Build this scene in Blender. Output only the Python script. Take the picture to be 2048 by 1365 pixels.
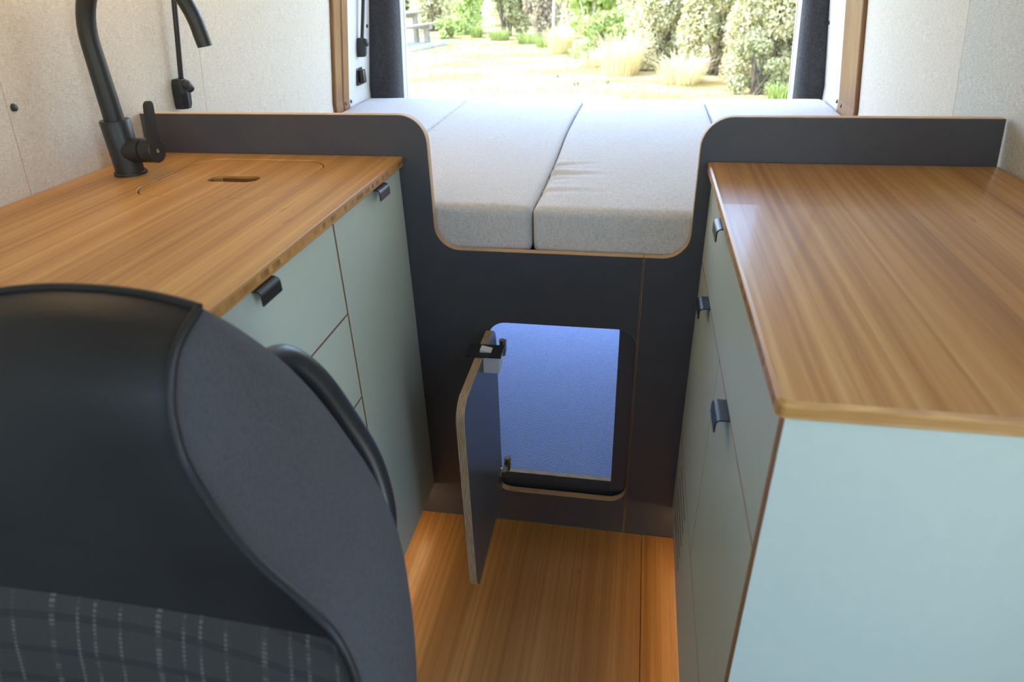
import bpy, bmesh, math, random
from mathutils import Vector, Matrix, Euler
from mathutils.geometry import tessellate_polygon

scene = bpy.context.scene
for o in list(bpy.data.objects):
    bpy.data.objects.remove(o)
COL = scene.collection
PI = math.pi
R = math.radians

# ------------------------------------------------------------------ camera
CAM = Vector((0.1665, -1.2908, 1.3045))
YAW, PITCH, ROLL, FPX = -0.1936, -0.5160, -0.0324, 1325.0
fw = Vector((math.sin(YAW) * math.cos(PITCH), math.cos(YAW) * math.cos(PITCH), math.sin(PITCH)))
rt0 = Vector((math.cos(YAW), -math.sin(YAW), 0))
up0 = rt0.cross(fw)
rt = rt0 * math.cos(ROLL) + up0 * math.sin(ROLL)
up = -rt0 * math.sin(ROLL) + up0 * math.cos(ROLL)
cam_d = bpy.data.cameras.new('camera')
cam_d.sensor_width = 36
cam_d.sensor_fit = 'HORIZONTAL'
cam_d.lens = 36 * FPX / 2048
cam_d.clip_start = 0.02
cam_d.clip_end = 500
cam_d.dof.use_dof = True
cam_d.dof.focus_distance = 1.55
cam_d.dof.aperture_fstop = 5.0
cam = bpy.data.objects.new('camera', cam_d)
cam.matrix_world = Matrix(((rt.x, up.x, -fw.x, CAM.x), (rt.y, up.y, -fw.y, CAM.y), (rt.z, up.z, -fw.z, CAM.z), (0, 0, 0, 1)))
COL.objects.link(cam)
scene.camera = cam

# ------------------------------------------------------------------ sky, sun, exposure
SUN_DIR = Vector((-0.50, -0.12, 0.86)).normalized()     # towards the sun
SKY_STRENGTH = 0.95
SUN_STRENGTH = 1.7
FILL_CEILING = 12.0  # unseen ceiling lights, added as interior fill
FILL_LOCKER = 13.0  # unseen strip, added to warm the left wall and worktop
LED_KICK = 6.5
world = bpy.data.worlds.new('sky')
scene.world = world
world.use_nodes = True
wn = world.node_tree
bg = wn.nodes['Background']
sky = wn.nodes.new('ShaderNodeTexSky')
sky.sky_type = 'NISHITA'
sky.sun_disc = False
sky.sun_elevation = math.asin(SUN_DIR.z)
sky.sun_rotation = math.atan2(SUN_DIR.x, SUN_DIR.y)
sky.air_density = 1.0
sky.dust_density = 0.8
sky.ozone_density = 1.0
wn.links.new(sky.outputs[0], bg.inputs[0])
bg.inputs[1].default_value = SKY_STRENGTH
sun_d = bpy.data.lights.new('sun', 'SUN')
sun_d.energy = SUN_STRENGTH
sun_d.angle = R(0.6)
sun_d.color = (1.0, 0.94, 0.83)
sun = bpy.data.objects.new('sun', sun_d)
sun.rotation_euler = (-SUN_DIR).to_track_quat('-Z', 'Y').to_euler()
sun.location = SUN_DIR * 30
COL.objects.link(sun)
vs = scene.view_settings
vs.view_transform = 'Standard'
vs.look = 'None'
vs.exposure = 1.02
vs.gamma = 1.0
vs.use_curve_mapping = False
scene.cycles.max_bounces = 12
scene.cycles.diffuse_bounces = 7
scene.cycles.glossy_bounces = 4
scene.cycles.sample_clamp_indirect = 6.0

# ------------------------------------------------------------------ materials
def srgb(r, g, b):
    def c(v):
        v /= 255.0
        return v / 12.92 if v <= 0.04045 else ((v + 0.055) / 1.055) ** 2.4
    return (c(r), c(g), c(b), 1.0)

class NT:
    """small helper that writes node trees"""
    def __init__(s, name):
        s.m = bpy.data.materials.new(name)
        s.m.use_nodes = True
        s.t = s.m.node_tree
        s.b = s.t.nodes['Principled BSDF']
    def n(s, kind, **kw):
        nd = s.t.nodes.new('ShaderNode' + kind)
        for k, v in kw.items():
            if k.startswith('i_'):
                key = k[2:]
                key = int(key) if key.isdigit() else key
                nd.inputs[key].default_value = v
            else:
                setattr(nd, k, v)
        return nd
    def l(s, a, b):
        s.t.links.new(a, b)
    def coord(s, scale=(1, 1, 1), loc=(0, 0, 0), kind='Object'):
        tc = s.n('TexCoord')
        mp = s.n('Mapping')
        mp.inputs['Scale'].default_value = scale
        mp.inputs['Location'].default_value = loc
        s.l(tc.outputs[kind], mp.inputs[0])
        return mp.outputs[0]
    def noise(s, vec, scale=1.0, detail=4, rough=0.5, dist=0.0):
        nd = s.n('TexNoise')
        nd.inputs['Scale'].default_value = scale
        nd.inputs['Detail'].default_value = detail
        nd.inputs['Roughness'].default_value = rough
        nd.inputs['Distortion'].default_value = dist
        s.l(vec, nd.inputs['Vector'])
        return nd.outputs['Fac']
    def math(s, op, a, b=None, clamp=False):
        nd = s.n('Math', operation=op, use_clamp=clamp)
        for i, v in enumerate((a, b)):
            if v is None:
                continue
            if isinstance(v, (int, float)):
                nd.inputs[i].default_value = v
            else:
                s.l(v, nd.inputs[i])
        return nd.outputs[0]
    def ramp(s, fac, stops, interp='LINEAR'):
        nd = s.n('ValToRGB')
        cr = nd.color_ramp
        cr.interpolation = interp
        while len(cr.elements) < len(stops):
            cr.elements.new(0.5)
        for e, (p, c) in zip(cr.elements, stops):
            e.position = p
            e.color = c
        s.l(fac, nd.inputs[0])
        return nd.outputs[0]
    def mix(s, fac, a, b, mode='MIX'):
        nd = s.n('Mix', data_type='RGBA', blend_type=mode)
        for sock, v in ((nd.inputs[0], fac), (nd.inputs[6], a), (nd.inputs[7], b)):
            if isinstance(v, (int, float)):
                sock.default_value = v
            elif isinstance(v, tuple):
                sock.default_value = v
            else:
                s.l(v, sock)
        return nd.outputs[2]
    def bump(s, h, strength=0.3, dist=0.001):
        nd = s.n('Bump')
        nd.inputs['Strength'].default_value = strength
        nd.inputs['Distance'].default_value = dist
        s.l(h, nd.inputs['Height'])
        s.l(nd.outputs[0], s.b.inputs['Normal'])
    def fin(s, col=None, rough=0.5, metal=0.0, spec=0.5, coat=0.0):
        if col is not None:
            if isinstance(col, tuple):
                s.b.inputs['Base Color'].default_value = col
            else:
                s.l(col, s.b.inputs['Base Color'])
        s.b.inputs['Roughness'].default_value = rough
        s.b.inputs['Metallic'].default_value = metal
        s.b.inputs['Specular IOR Level'].default_value = spec
        s.b.inputs['Coat Weight'].default_value = coat
        return s.m

def mat_plain(name, col, rough=0.5, metal=0.0, spec=0.5, var=0.06, scale=30, bump=0.0):
    t = NT(name)
    f = t.noise(t.coord(), scale, 3)
    lo = tuple(c * (1 - var) for c in col[:3]) + (1,)
    hi = tuple(min(1, c * (1 + var)) for c in col[:3]) + (1,)
    c = t.ramp(f, [(0.3, lo), (0.7, hi)])
    if bump:
        t.bump(t.noise(t.coord(), scale * 8, 2), bump, 0.0006)
    return t.fin(c, rough, metal, spec)

def mat_bamboo(name, light, mid, dark, rough, coat=0.0, seed=0.0, axis='Y'):
    """laminated bamboo, strips running along object Y"""
    t = NT(name)
    def sc(across, along):
        return (across, along, across) if axis == 'Y' else (across, across, along)
    broad = t.noise(t.coord(sc(30, 0.55), (seed, seed, 0)), 1.0, 2, 0.5, 0.0)
    strip = t.noise(t.coord(sc(120, 0.9), (seed * 2, 0, 0)), 1.0, 2, 0.5)
    fine = t.noise(t.coord(sc(520, 9)), 1.0, 3, 0.6)
    f = t.math('ADD', t.math('MULTIPLY', broad, 0.45), t.math('MULTIPLY', strip, 0.42))
    f = t.math('ADD', f, t.math('MULTIPLY', fine, 0.2))
    c = t.ramp(f, [(0.33, dark), (0.53, mid), (0.72, light)])
    kn = t.noise(t.coord(sc(70, 9), (3.1 + seed, 1.7, 0)), 1.0, 2, 0.5, 0.6)
    k = t.ramp(kn, [(0.70, (0, 0, 0, 1)), (0.78, (1, 1, 1, 1))])
    c = t.mix(t.math('MULTIPLY', k, 0.45), c, tuple(x * 0.6 for x in dark[:3]) + (1,))
    t.bump(fine, 0.08, 0.0005)
    return t.fin(c, rough, 0, 0.5, coat)

def mat_bamboo_edge(name, light, mid, dark, zmid):
    """three-ply bamboo board edge with end-grain blocks in the core"""
    t = NT(name)
    tc = t.n('TexCoord')
    sx = t.n('SeparateXYZ')
    t.l(tc.outputs['Object'], sx.inputs[0])
    cell = t.math('FLOOR', t.math('MULTIPLY', sx.outputs[1], 95.0))
    wn_ = t.n('TexWhiteNoise', noise_dimensions='1D')
    t.l(cell, wn_.inputs['W'])
    blocks = t.ramp(wn_.outputs[0], [(0.0, dark), (0.35, mid), (1.0, light)])
    core = t.math('LESS_THAN', t.math('ABSOLUTE', t.math('SUBTRACT', sx.outputs[2], zmid)), 0.0042)
    lay = t.ramp(t.noise(t.coord((30, 3, 300)), 1, 2), [(0.3, mid), (0.7, light)])
    return t.fin(t.mix(t.math('MULTIPLY', core, 0.75), lay, blocks), 0.4)

def mat_ply_edge(name, light, dark, layers=9, th=0.015, rough=0.55):
    """plywood edge, veneers stacked along object Z"""
    t = NT(name)
    tc = t.n('TexCoord')
    sx = t.n('SeparateXYZ')
    t.l(tc.outputs['Object'], sx.inputs[0])
    w = t.math('SINE', t.math('MULTIPLY', sx.outputs[2], 2 * PI * layers / 2 / th))
    g = t.noise(t.coord((40, 40, 400)), 1, 3)
    f = t.math('ADD', t.math('MULTIPLY', w, 0.30), g)
    return t.fin(t.ramp(f, [(0.25, dark), (0.75, light)]), rough)

def mat_weave(name, base, dark, scale=900, rough=0.9, bump=0.35, mott=0.5, kind='Object', plane='XY'):
    t = NT(name)
    v = t.coord((1, 1, 1), kind=kind)
    sx = t.n('SeparateXYZ')
    t.l(v, sx.inputs[0])
    # slub threads in two directions
    lo_ = scale * .09
    if plane == 'YZ':
        ca, cb = (lo_, scale, lo_), (lo_, lo_, scale)
    else:
        ca, cb = (scale, lo_, lo_), (lo_, scale, scale)
    a = t.noise(t.coord(ca, kind=kind), 1, 2)
    b = t.noise(t.coord(cb, kind=kind), 1, 2)
    h = t.math('MULTIPLY', t.math('ADD', a, b), 0.5)
    m = t.noise(v, scale * .05, 3)
    f = t.math('ADD', t.math('MULTIPLY', h, 1.0), t.math('MULTIPLY', t.math('SUBTRACT', m, 0.5), mott * .3))
    col = t.ramp(f, [(0.36, dark), (0.60, base)])
    t.bump(h, bump, 0.0008)
    return t.fin(col, rough, 0, 0.25)

BL, BM, BD = srgb(212, 160, 92), srgb(188, 130, 66), srgb(150, 95, 42)
M = {}
M['bamboo_left'] = mat_bamboo('bamboo_worktop_matt', srgb(206, 160, 96), srgb(184, 135, 74), srgb(146, 98, 48), 0.42, 0.0, 0.0)
M['bamboo_right'] = mat_bamboo('bamboo_worktop_oiled', srgb(212, 166, 104), srgb(186, 132, 72), srgb(140, 90, 44), 0.30, 0.12, 5.0)
M['bamboo_floor'] = mat_bamboo('bamboo_floor', srgb(188, 142, 86), srgb(164, 118, 66), srgb(138, 94, 50), 0.36, 0.05, 9.0)
M['bamboo_floor2'] = mat_bamboo('bamboo_floor_strip', srgb(194, 144, 86), srgb(164, 114, 60), srgb(126, 82, 40), 0.32, 0.08, 14.0)
M['bamboo_trim'] = mat_bamboo('bamboo_trim', srgb(150, 104, 60), srgb(130, 88, 48), srgb(110, 70, 36), 0.4, 0.0, 3.0, 'Z')
M['bamboo_edge'] = mat_bamboo_edge('bamboo_board_edge', srgb(206, 154, 90), srgb(170, 118, 62), srgb(112, 72, 38), -0.010)
M['ply'] = mat_ply_edge('plywood_edge', srgb(226, 194, 150), srgb(184, 144, 104))
M['ply_pale'] = mat_ply_edge('plywood_edge_pale', srgb(198, 172, 138), srgb(132, 104, 76))
M['ply_brown'] = mat_ply_edge('plywood_edge_brown', srgb(176, 128, 84), srgb(122, 84, 52))
M['mint'] = mat_plain('mint_laminate', srgb(191, 199, 185), 0.42, 0, 0.4, 0.015, 60, 0.04)
M['slate'] = mat_plain('slate_laminate', srgb(78, 78, 83), 0.36, 0, 0.45, 0.05, 25, 0.05)
M['black_metal'] = mat_plain('black_powder_coat', srgb(38, 38, 38), 0.36, 0.0, 0.5, 0.05, 60, 0.03)
M['black_matt'] = mat_plain('black_matt_metal', srgb(44, 44, 42), 0.42, 0.1, 0.5, 0.05, 60)
M['black_plastic'] = mat_plain('black_plastic', srgb(36, 36, 40), 0.38, 0, 0.5, 0.05, 60)
M['dark_chrome'] = mat_plain('nickel_hinge', srgb(150, 145, 135), 0.25, 1.0, 0.5, 0.05, 60)
M['white_plastic'] = mat_plain('white_plastic', srgb(226, 226, 228), 0.35, 0, 0.5, 0.01, 60)
M['cushion'] = mat_weave('cushion_linen', srgb(229, 224, 219), srgb(192, 185, 178), 1300, 0.92, 0.22, 0.12)
M['wall'] = mat_weave('wall_linen_vinyl', srgb(226, 216, 202), srgb(196, 184, 166), 1100, 0.75, 0.25, 0.15, plane='YZ')
M['wall_grey'] = mat_weave('wall_linen_grey', srgb(216, 212, 202), srgb(176, 172, 160), 1200, 0.75, 0.35, 0.15, plane='YZ')
M['wall_white'] = mat_weave('wall_linen_pale', srgb(218, 215, 210), srgb(200, 196, 190), 1100, 0.75, 0.15, 0.1, plane='YZ')
M['carpet_dark'] = mat_weave('dark_felt_lining', srgb(80, 80, 82), srgb(38, 38, 40), 1500, 0.95, 0.5, 0.4)
M['seat_side'] = mat_weave('seat_grey_fabric', srgb(80, 78, 80), srgb(62, 60, 62), 2200, 0.9, 0.2, 0.1)
M['ceiling'] = mat_plain('ceiling_lining', srgb(226, 222, 214), 0.8, 0, 0.3, 0.03, 20)
M['body_white'] = mat_plain('white_body_paint', srgb(220, 220, 216), 0.35, 0, 0.5, 0.02, 10)
M['body_dark'] = mat_plain('dark_cab_lining', srgb(70, 70, 72), 0.8, 0, 0.3, 0.05, 20)

def mat_mat():
    t = NT('woven_floor_mat')
    br = t.n('TexBrick')
    br.inputs['Scale'].default_value = 1.0
    br.inputs['Color1'].default_value = srgb(176, 196, 242)  # blue of the skylight is put into the weave colours
    br.inputs['Color2'].default_value = srgb(160, 184, 236)
    br.inputs['Mortar'].default_value = srgb(84, 98, 158)
    br.inputs['Mortar Size'].default_value = 0.0011
    br.inputs['Mortar Smooth'].default_value = 0.4
    br.inputs['Brick Width'].default_value = 0.0085
    br.inputs['Row Height'].default_value = 0.0060
    t.l(t.coord(), br.inputs['Vector'])
    t.bump(br.outputs['Fac'], -0.5, 0.0008)
    return t.fin(br.outputs['Color'], 0.75, 0, 0.3)
M['mat'] = mat_mat()

def mat_vinyl():
    t = NT('black_vinyl')
    v = t.n('TexVoronoi')
    v.inputs['Scale'].default_value = 700
    t.l(t.coord(), v.inputs['Vector'])
    t.bump(v.outputs['Distance'], 0.15, 0.0004)
    c = t.ramp(t.noise(t.coord(), 9, 2), [(0.3, srgb(32, 30, 29)), (0.7, srgb(39, 37, 36))])
    return t.fin(c, 0.45, 0, 0.35)
M['vinyl'] = mat_vinyl()

def mat_plaid():
    t = NT('grey_plaid_upholstery')
    tc = t.n('TexCoord')
    sx = t.n('SeparateXYZ')
    t.l(tc.outputs['Object'], sx.inputs[0])
    per = 0.112
    ph = t.math('FRACT', t.math('ADD', t.math('DIVIDE', sx.outputs[0], per), 50.15))
    lines = None
    for off, w in ((0.06, 0.050), (0.30, 0.026), (0.46, 0.030), (0.70, 0.028)):
        d = t.math('LESS_THAN', t.math('ABSOLUTE', t.math('SUBTRACT', ph, off)), w / 2)
        lines = d if lines is None else t.math('MAXIMUM', lines, d)
    dash = t.math('GREATER_THAN', t.math('SINE', t.math('MULTIPLY', sx.outputs[2], 2 * PI / 0.0042)), -0.35)
    gap = t.ramp(t.noise(t.coord((30, 1, 70)), 1, 2), [(0.42, (0.15, 0.15, 0.15, 1)), (0.55, (1, 1, 1, 1))])
    lines = t.math('MULTIPLY', t.math('MULTIPLY', lines, dash), gap)
    hz = t.math('FRACT', t.math('DIVIDE', sx.outputs[2], 0.034))
    dark = t.math('LESS_THAN', hz, 0.22)
    rib = t.math('SINE', t.math('MULTIPLY', sx.outputs[0], 2 * PI / 0.0021))
    c = t.mix(t.math('ADD', t.math('MULTIPLY', rib, 0.22), 0.5), srgb(58, 56, 54), srgb(80, 77, 73))
    c = t.mix(t.math('MULTIPLY', dark, 0.28), c, srgb(34, 34, 38))
    c = t.mix(t.math('MULTIPLY', lines, 0.7), c, srgb(128, 122, 108))
    t.bump(rib, 0.25, 0.0006)
    return t.fin(c, 0.9, 0, 0.25)
M['plaid'] = mat_plaid()

def mat_emit(name, col, strength):
    t = NT(name)
    t.b.inputs['Base Color'].default_value = col
    t.b.inputs['Emission Color'].default_value = col
    t.b.inputs['Emission Strength'].default_value = strength
    return t.m
M['led_warm'] = mat_emit('warm_led_tape', (1.0, 0.74, 0.40, 1), LED_KICK)
M['fill_locker'] = mat_emit('locker_fill_tape', (1.0, 0.70, 0.42, 1), FILL_LOCKER)
M['fill_ceiling'] = mat_emit('ceiling_fill_lens', (1.0, 0.80, 0.58, 1), FILL_CEILING)

def mat_leaf(name, stops, rough=0.5, trans=0.35):
    t = NT(name)
    g = t.n('NewGeometry')
    c = t.ramp(g.outputs['Random Per Island'], stops)
    t.l(c, t.b.inputs['Base Color'])
    t.b.inputs['Roughness'].default_value = rough
    tr = t.n('BsdfTranslucent')
    t.l(c, tr.inputs[0])
    mx = t.n('MixShader')
    mx.inputs[0].default_value = trans
    out = t.t.nodes['Material Output']
    t.l(t.b.outputs[0], mx.inputs[1])
    t.l(tr.outputs[0], mx.inputs[2])
    t.l(mx.outputs[0], out.inputs[0])
    return t.m
M['leaf_pale'] = mat_leaf('pale_olive_leaves', [(0, srgb(160, 156, 104)), (0.4, srgb(204, 200, 150)), (0.75, srgb(228, 224, 186)), (1, srgb(214, 190, 150))])
M['leaf_green'] = mat_leaf('fresh_green_leaves', [(0, srgb(130, 150, 74)), (0.5, srgb(182, 200, 112)), (1, srgb(226, 230, 166))])
M['leaf_dark'] = mat_leaf('dull_green_leaves', [(0, srgb(120, 122, 78)), (0.5, srgb(166, 164, 114)), (1, srgb(204, 198, 150))])
M['leaf_brown'] = mat_leaf('brownish_twigs', [(0, srgb(150, 134, 108)), (0.5, srgb(188, 172, 144)), (1, srgb(210, 196, 168))])
M['straw'] = mat_leaf('dry_straw_blades', [(0, srgb(214, 194, 142)), (0.6, srgb(236, 220, 176)), (1, srgb(216, 212, 146))])
M['lawn'] = mat_leaf('lawn_blades', [(0, srgb(150, 132, 78)), (0.6, srgb(186, 164, 112)), (1, srgb(164, 158, 96))])
M['grass_green'] = mat_leaf('green_grass_blades', [(0, srgb(110, 130, 58)), (0.6, srgb(160, 180, 92)), (1, srgb(204, 206, 140))])
M['bark'] = mat_plain('pale_bark', srgb(196, 186, 168), 0.8, 0, 0.3, 0.2, 12)
M['bark_dark'] = mat_plain('dark_bark', srgb(96, 82, 66), 0.85, 0, 0.3, 0.25, 12)
M['timber'] = mat_plain('weathered_timber', srgb(150, 140, 122), 0.85, 0, 0.3, 0.15, 8)
M['concrete'] = mat_plain('pale_concrete', srgb(190, 190, 184), 0.85, 0, 0.3, 0.06, 5)

def mat_ground():
    t = NT('dry_lawn')
    f = t.noise(t.coord((0.5, 1.0, 1)), 1.1, 6, 0.62)
    c = t.ramp(f, [(0.36, srgb(134, 121, 78)), (0.47, srgb(164, 145, 100)), (0.58, srgb(188, 174, 136))])
    g = t.noise(t.coord((9, 16, 9)), 1.0, 4)
    c = t.mix(t.math('MULTIPLY', g, 0.35), c, srgb(146, 134, 78))
    t.bump(g, 0.5, 0.03)
    return t.fin(c, 0.95, 0, 0.1)
M['ground'] = mat_ground()

# ------------------------------------------------------------------ object helpers
W = {}

def link(o, parent=None, mw=None):
    COL.objects.link(o)
    mw = Matrix.Identity(4) if mw is None else mw
    W[o.name] = mw
    if parent is not None:
        o.parent = parent
        o.matrix_parent_inverse = W[parent.name].inverted()
    o.matrix_basis = mw
    return o

def tag(o, label=None, cat=None, group=None, kind=None):
    if label: o['label'] = label
    if cat: o['category'] = cat
    if group: o['group'] = group
    if kind: o['kind'] = kind
    return o

def empty(name, loc, label=None, cat=None, group=None, kind=None, rz=0.0):
    e = bpy.data.objects.new(name, None)
    e.empty_display_size = 0.05
    link(e, None, Matrix.Translation(loc) @ Matrix.Rotation(rz, 4, 'Z'))
    return tag(e, label, cat, group, kind)

def mesh_obj(name, verts, faces, mats, parent=None, mw=None, fm=None, smooth=False, angle=None):
    me = bpy.data.meshes.new(name)
    me.from_pydata([tuple(v) for v in verts], [], faces)
    if not isinstance(mats, (list, tuple)):
        mats = [mats]
    for m in mats:
        me.materials.append(m)
    if fm:
        me.polygons.foreach_set('material_index', fm)
    me.update()
    bm = bmesh.new()
    bm.from_mesh(me)
    bmesh.ops.recalc_face_normals(bm, faces=bm.faces)
    if smooth:
        for f in bm.faces:
            f.smooth = True
        if angle:
            for e in bm.edges:
                if len(e.link_faces) == 2 and e.calc_face_angle(0) > angle:
                    e.smooth = False
    bm.to_mesh(me)
    bm.free()
    o = bpy.data.objects.new(name, me)
    return link(o, parent, mw)

def xf(loc, rot=(0, 0, 0)):
    return Matrix.Translation(loc) @ Euler([R(a) for a in rot]).to_matrix().to_4x4()

def rrect(x0, y0, x1, y1, r, n=8):
    """counter-clockwise rounded rectangle; r one radius or four (bl, br, tr, tl)"""
    rs = (r,) * 4 if isinstance(r, (int, float)) else r
    pts = []
    for (cx, cy, a0, rr) in ((x0 + rs[0], y0 + rs[0], 180, rs[0]), (x1 - rs[1], y0 + rs[1], 270, rs[1]),
                             (x1 - rs[2], y1 - rs[2], 0, rs[2]), (x0 + rs[3], y1 - rs[3], 90, rs[3])):
        if rr <= 1e-6:
            pts.append((cx, cy))
            continue
        for i in range(n + 1):
            a = R(a0 + 90.0 * i / n)
            pts.append((cx + rr * math.cos(a), cy + rr * math.sin(a)))
    return pts

def fillet(pts, radii, n=8):
    out = []
    k = len(pts)
    for i in range(k):
        p, r = Vector(pts[i]), radii[i]
        if r <= 0:
            out.append(tuple(p))
            continue
        a = (Vector(pts[i - 1]) - p).normalized()
        b = (Vector(pts[(i + 1) % k]) - p).normalized()
        ang = a.angle(b)
        d = r / math.tan(ang / 2)
        c = p + (a + b).normalized() * (r / math.sin(ang / 2))
        s, e = p + a * d - c, p + b * d - c
        a0 = math.atan2(s.y, s.x)
        da = math.atan2(e.y, e.x) - a0
        while da > PI: da -= 2 * PI
        while da < -PI: da += 2 * PI
        for j in range(n + 1):
            t = a0 + da * j / n
            out.append((c.x + r * math.cos(t), c.y + r * math.sin(t)))
    return out

def offset(pts, c):
    """shift a closed polygon to its left side by c (inward for CCW, outward for CW holes)"""
    k = len(pts)
    out = []
    for i in range(k):
        p0, p1, p2 = Vector(pts[i - 1]), Vector(pts[i]), Vector(pts[(i + 1) % k])
        d1, d2 = (p1 - p0), (p2 - p1)
        if d1.length < 1e-9: d1 = d2
        if d2.length < 1e-9: d2 = d1
        d1.normalize(); d2.normalize()
        n1, n2 = Vector((-d1.y, d1.x)), Vector((-d2.y, d2.x))
        m = n1 + n2
        m = m / max(0.3, m.dot(m) / 2)
        out.append((p1.x + m.x * c, p1.y + m.y * c))
    return out

def board(name, outline, th, mats, parent=None, mw=None, holes=(), c=0.0008, back=True):
    """flat board in local XY, thickness along local Z from -th to 0, front face at z = 0;
    mats = (face, edge); chamfer c shows the edge material"""
    loops = [list(outline)] + [list(reversed(h)) for h in holes]
    verts, faces, fm = [], [], []
    ins = [offset(l, c) for l in loops]
    base = []
    for l, li in zip(loops, ins):
        b = len(verts)
        k = len(l)
        base.append((b, k))
        verts += [(x, y, 0.0) for x, y in li] + [(x, y, -c) for x, y in l] + [(x, y, -th + c) for x, y in l] + [(x, y, -th) for x, y in li]
        for ring in range(3):
            for i in range(k):
                j = (i + 1) % k
                faces.append((b + ring * k + i, b + (ring + 1) * k + i, b + (ring + 1) * k + j, b + ring * k + j))
                fm.append(1)
    for lay in (0, 3):
        idx = []
        for b, k in base:
            idx += list(range(b + lay * k, b + lay * k + k))
        poly = [[Vector((x, y, 0)) for x, y in li] for li in ins]
        if len(poly) == 1 and len(poly[0]) <= 4:
            tri = [tuple(range(len(poly[0])))]
        else:
            tri = tessellate_polygon(poly)
        for t in tri:
            f = tuple(idx[v] for v in t)
            faces.append(f if lay == 0 else tuple(reversed(f)))
            fm.append(0)
    return mesh_obj(name, verts, faces, list(mats), parent, mw, fm)

FRONT = (90, 0, 0)      # faces -Y : local x = X, y = Z
FACE_PX = (90, 0, 90)   # faces +X : local x = Y, y = Z
FACE_NX = (90, 0, -90)  # faces -X : local x = -Y, y = Z

def rect(x0, y0, x1, y1):
    return [(x0, y0), (x1, y0), (x1, y1), (x0, y1)]

def box(name, lo, hi, m, parent=None, bev=0.0, mw=None, seg=2):
    lo, hi = Vector(lo), Vector(hi)
    v = [(x, y, z) for x in (lo.x, hi.x) for y in (lo.y, hi.y) for z in (lo.z, hi.z)]
    f = [(0, 1, 3, 2), (4, 6, 7, 5), (0, 4, 5, 1), (2, 3, 7, 6), (0, 2, 6, 4), (1, 5, 7, 3)]
    o = mesh_obj(name, v, f, m, parent, mw)
    if bev:
        bm = bmesh.new()
        bm.from_mesh(o.data)
        bmesh.ops.bevel(bm, geom=bm.edges[:], offset=bev, segments=seg, profile=0.5, affect='EDGES')
        for fc in bm.faces:
            fc.smooth = True
        for e in bm.edges:
            if len(e.link_faces) == 2 and e.calc_face_angle(0) > R(50):
                e.smooth = False
        bm.to_mesh(o.data)
        bm.free()
    return o

def tube_geo(path, rad, seg=16, cap=True):
    path = [Vector(p) for p in path]
    n = len(path)
    rad = [rad] * n if isinstance(rad, (int, float)) else rad
    verts, faces = [], []
    nrm = None
    for i in range(n):
        d = (path[min(i + 1, n - 1)] - path[max(i - 1, 0)]).normalized()
        if nrm is None:
            nrm = d.orthogonal().normalized()
        nrm = (nrm - d * nrm.dot(d))
        nrm = nrm.normalized() if nrm.length > 1e-6 else d.orthogonal().normalized()
        b = d.cross(nrm)
        for k in range(seg):
            a = 2 * PI * k / seg
            verts.append(path[i] + (nrm * math.cos(a) + b * math.sin(a)) * rad[i])
    for i in range(n - 1):
        for k in range(seg):
            j = (k + 1) % seg
            faces.append((i * seg + k, i * seg + j, (i + 1) * seg + j, (i + 1) * seg + k))
    if cap:
        faces.append(tuple(range(seg - 1, -1, -1)))
        faces.append(tuple(range((n - 1) * seg, n * seg)))
    return verts, faces

def tube(name, path, rad, m, parent=None, seg=16, mw=None, angle=R(40)):
    v, f = tube_geo(path, rad, seg)
    return mesh_obj(name, v, f, m, parent, mw, smooth=True, angle=angle)

def merge(*geos):
    V, F = [], []
    for v, f in geos:
        b = len(V)
        V += list(v)
        F += [tuple(i + b for i in q) for q in f]
    return V, F

def box_geo(lo, hi):
    v = [Vector((x, y, z)) for x in (lo[0], hi[0]) for y in (lo[1], hi[1]) for z in (lo[2], hi[2])]
    return v, [(0, 1, 3, 2), (4, 6, 7, 5), (0, 4, 5, 1), (2, 3, 7, 6), (0, 2, 6, 4), (1, 5, 7, 3)]

def grid_obj(name, P, m, parent=None, closed_v=False, thick=0.0):
    """P[i][j] -> points; smooth sheet"""
    ni, nj = len(P), len(P[0])
    v = [p for row in P for p in row]
    f = []
    for i in range(ni - 1):
        for j in range(nj - 1):
            f.append((i * nj + j, i * nj + j + 1, (i + 1) * nj + j + 1, (i + 1) * nj + j))
    o = mesh_obj(name, v, f, m, parent, smooth=True)
    if thick:
        md = o.modifiers.new('thickness', 'SOLIDIFY')
        md.thickness = thick
        md.offset = -1
    return o

def catmull(pts, n):
    pts = [Vector(p) for p in pts]
    out = []
    k = len(pts)
    for q in range(n):
        t = q / (n - 1) * (k - 1)
        i = min(int(t), k - 2)
        u = t - i
        p0, p1, p2, p3 = pts[max(i - 1, 0)], pts[i], pts[i + 1], pts[min(i + 2, k - 1)]
        out.append(0.5 * ((2 * p1) + (p2 - p0) * u + (2 * p0 - 5 * p1 + 4 * p2 - p3) * u * u + (3 * p1 - p0 - 3 * p2 + p3) * u ** 3))
    return out

# ------------------------------------------------------------------ van shell
H = 0.974            # worktop height
ZK = 0.104           # underside of cabinets
XL, XR = -0.31, 0.31  # cabinet fronts
ZC = 1.88            # ceiling
Y_BACK, Y_FRONT = 1.36, -2.7

def wl(z): return -0.885 + 0.135 * (max(z, 0.90) - 0.97)
def wr(z): return 0.797 - 0.13 * (max(z, 0.90) - 0.97)

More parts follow.
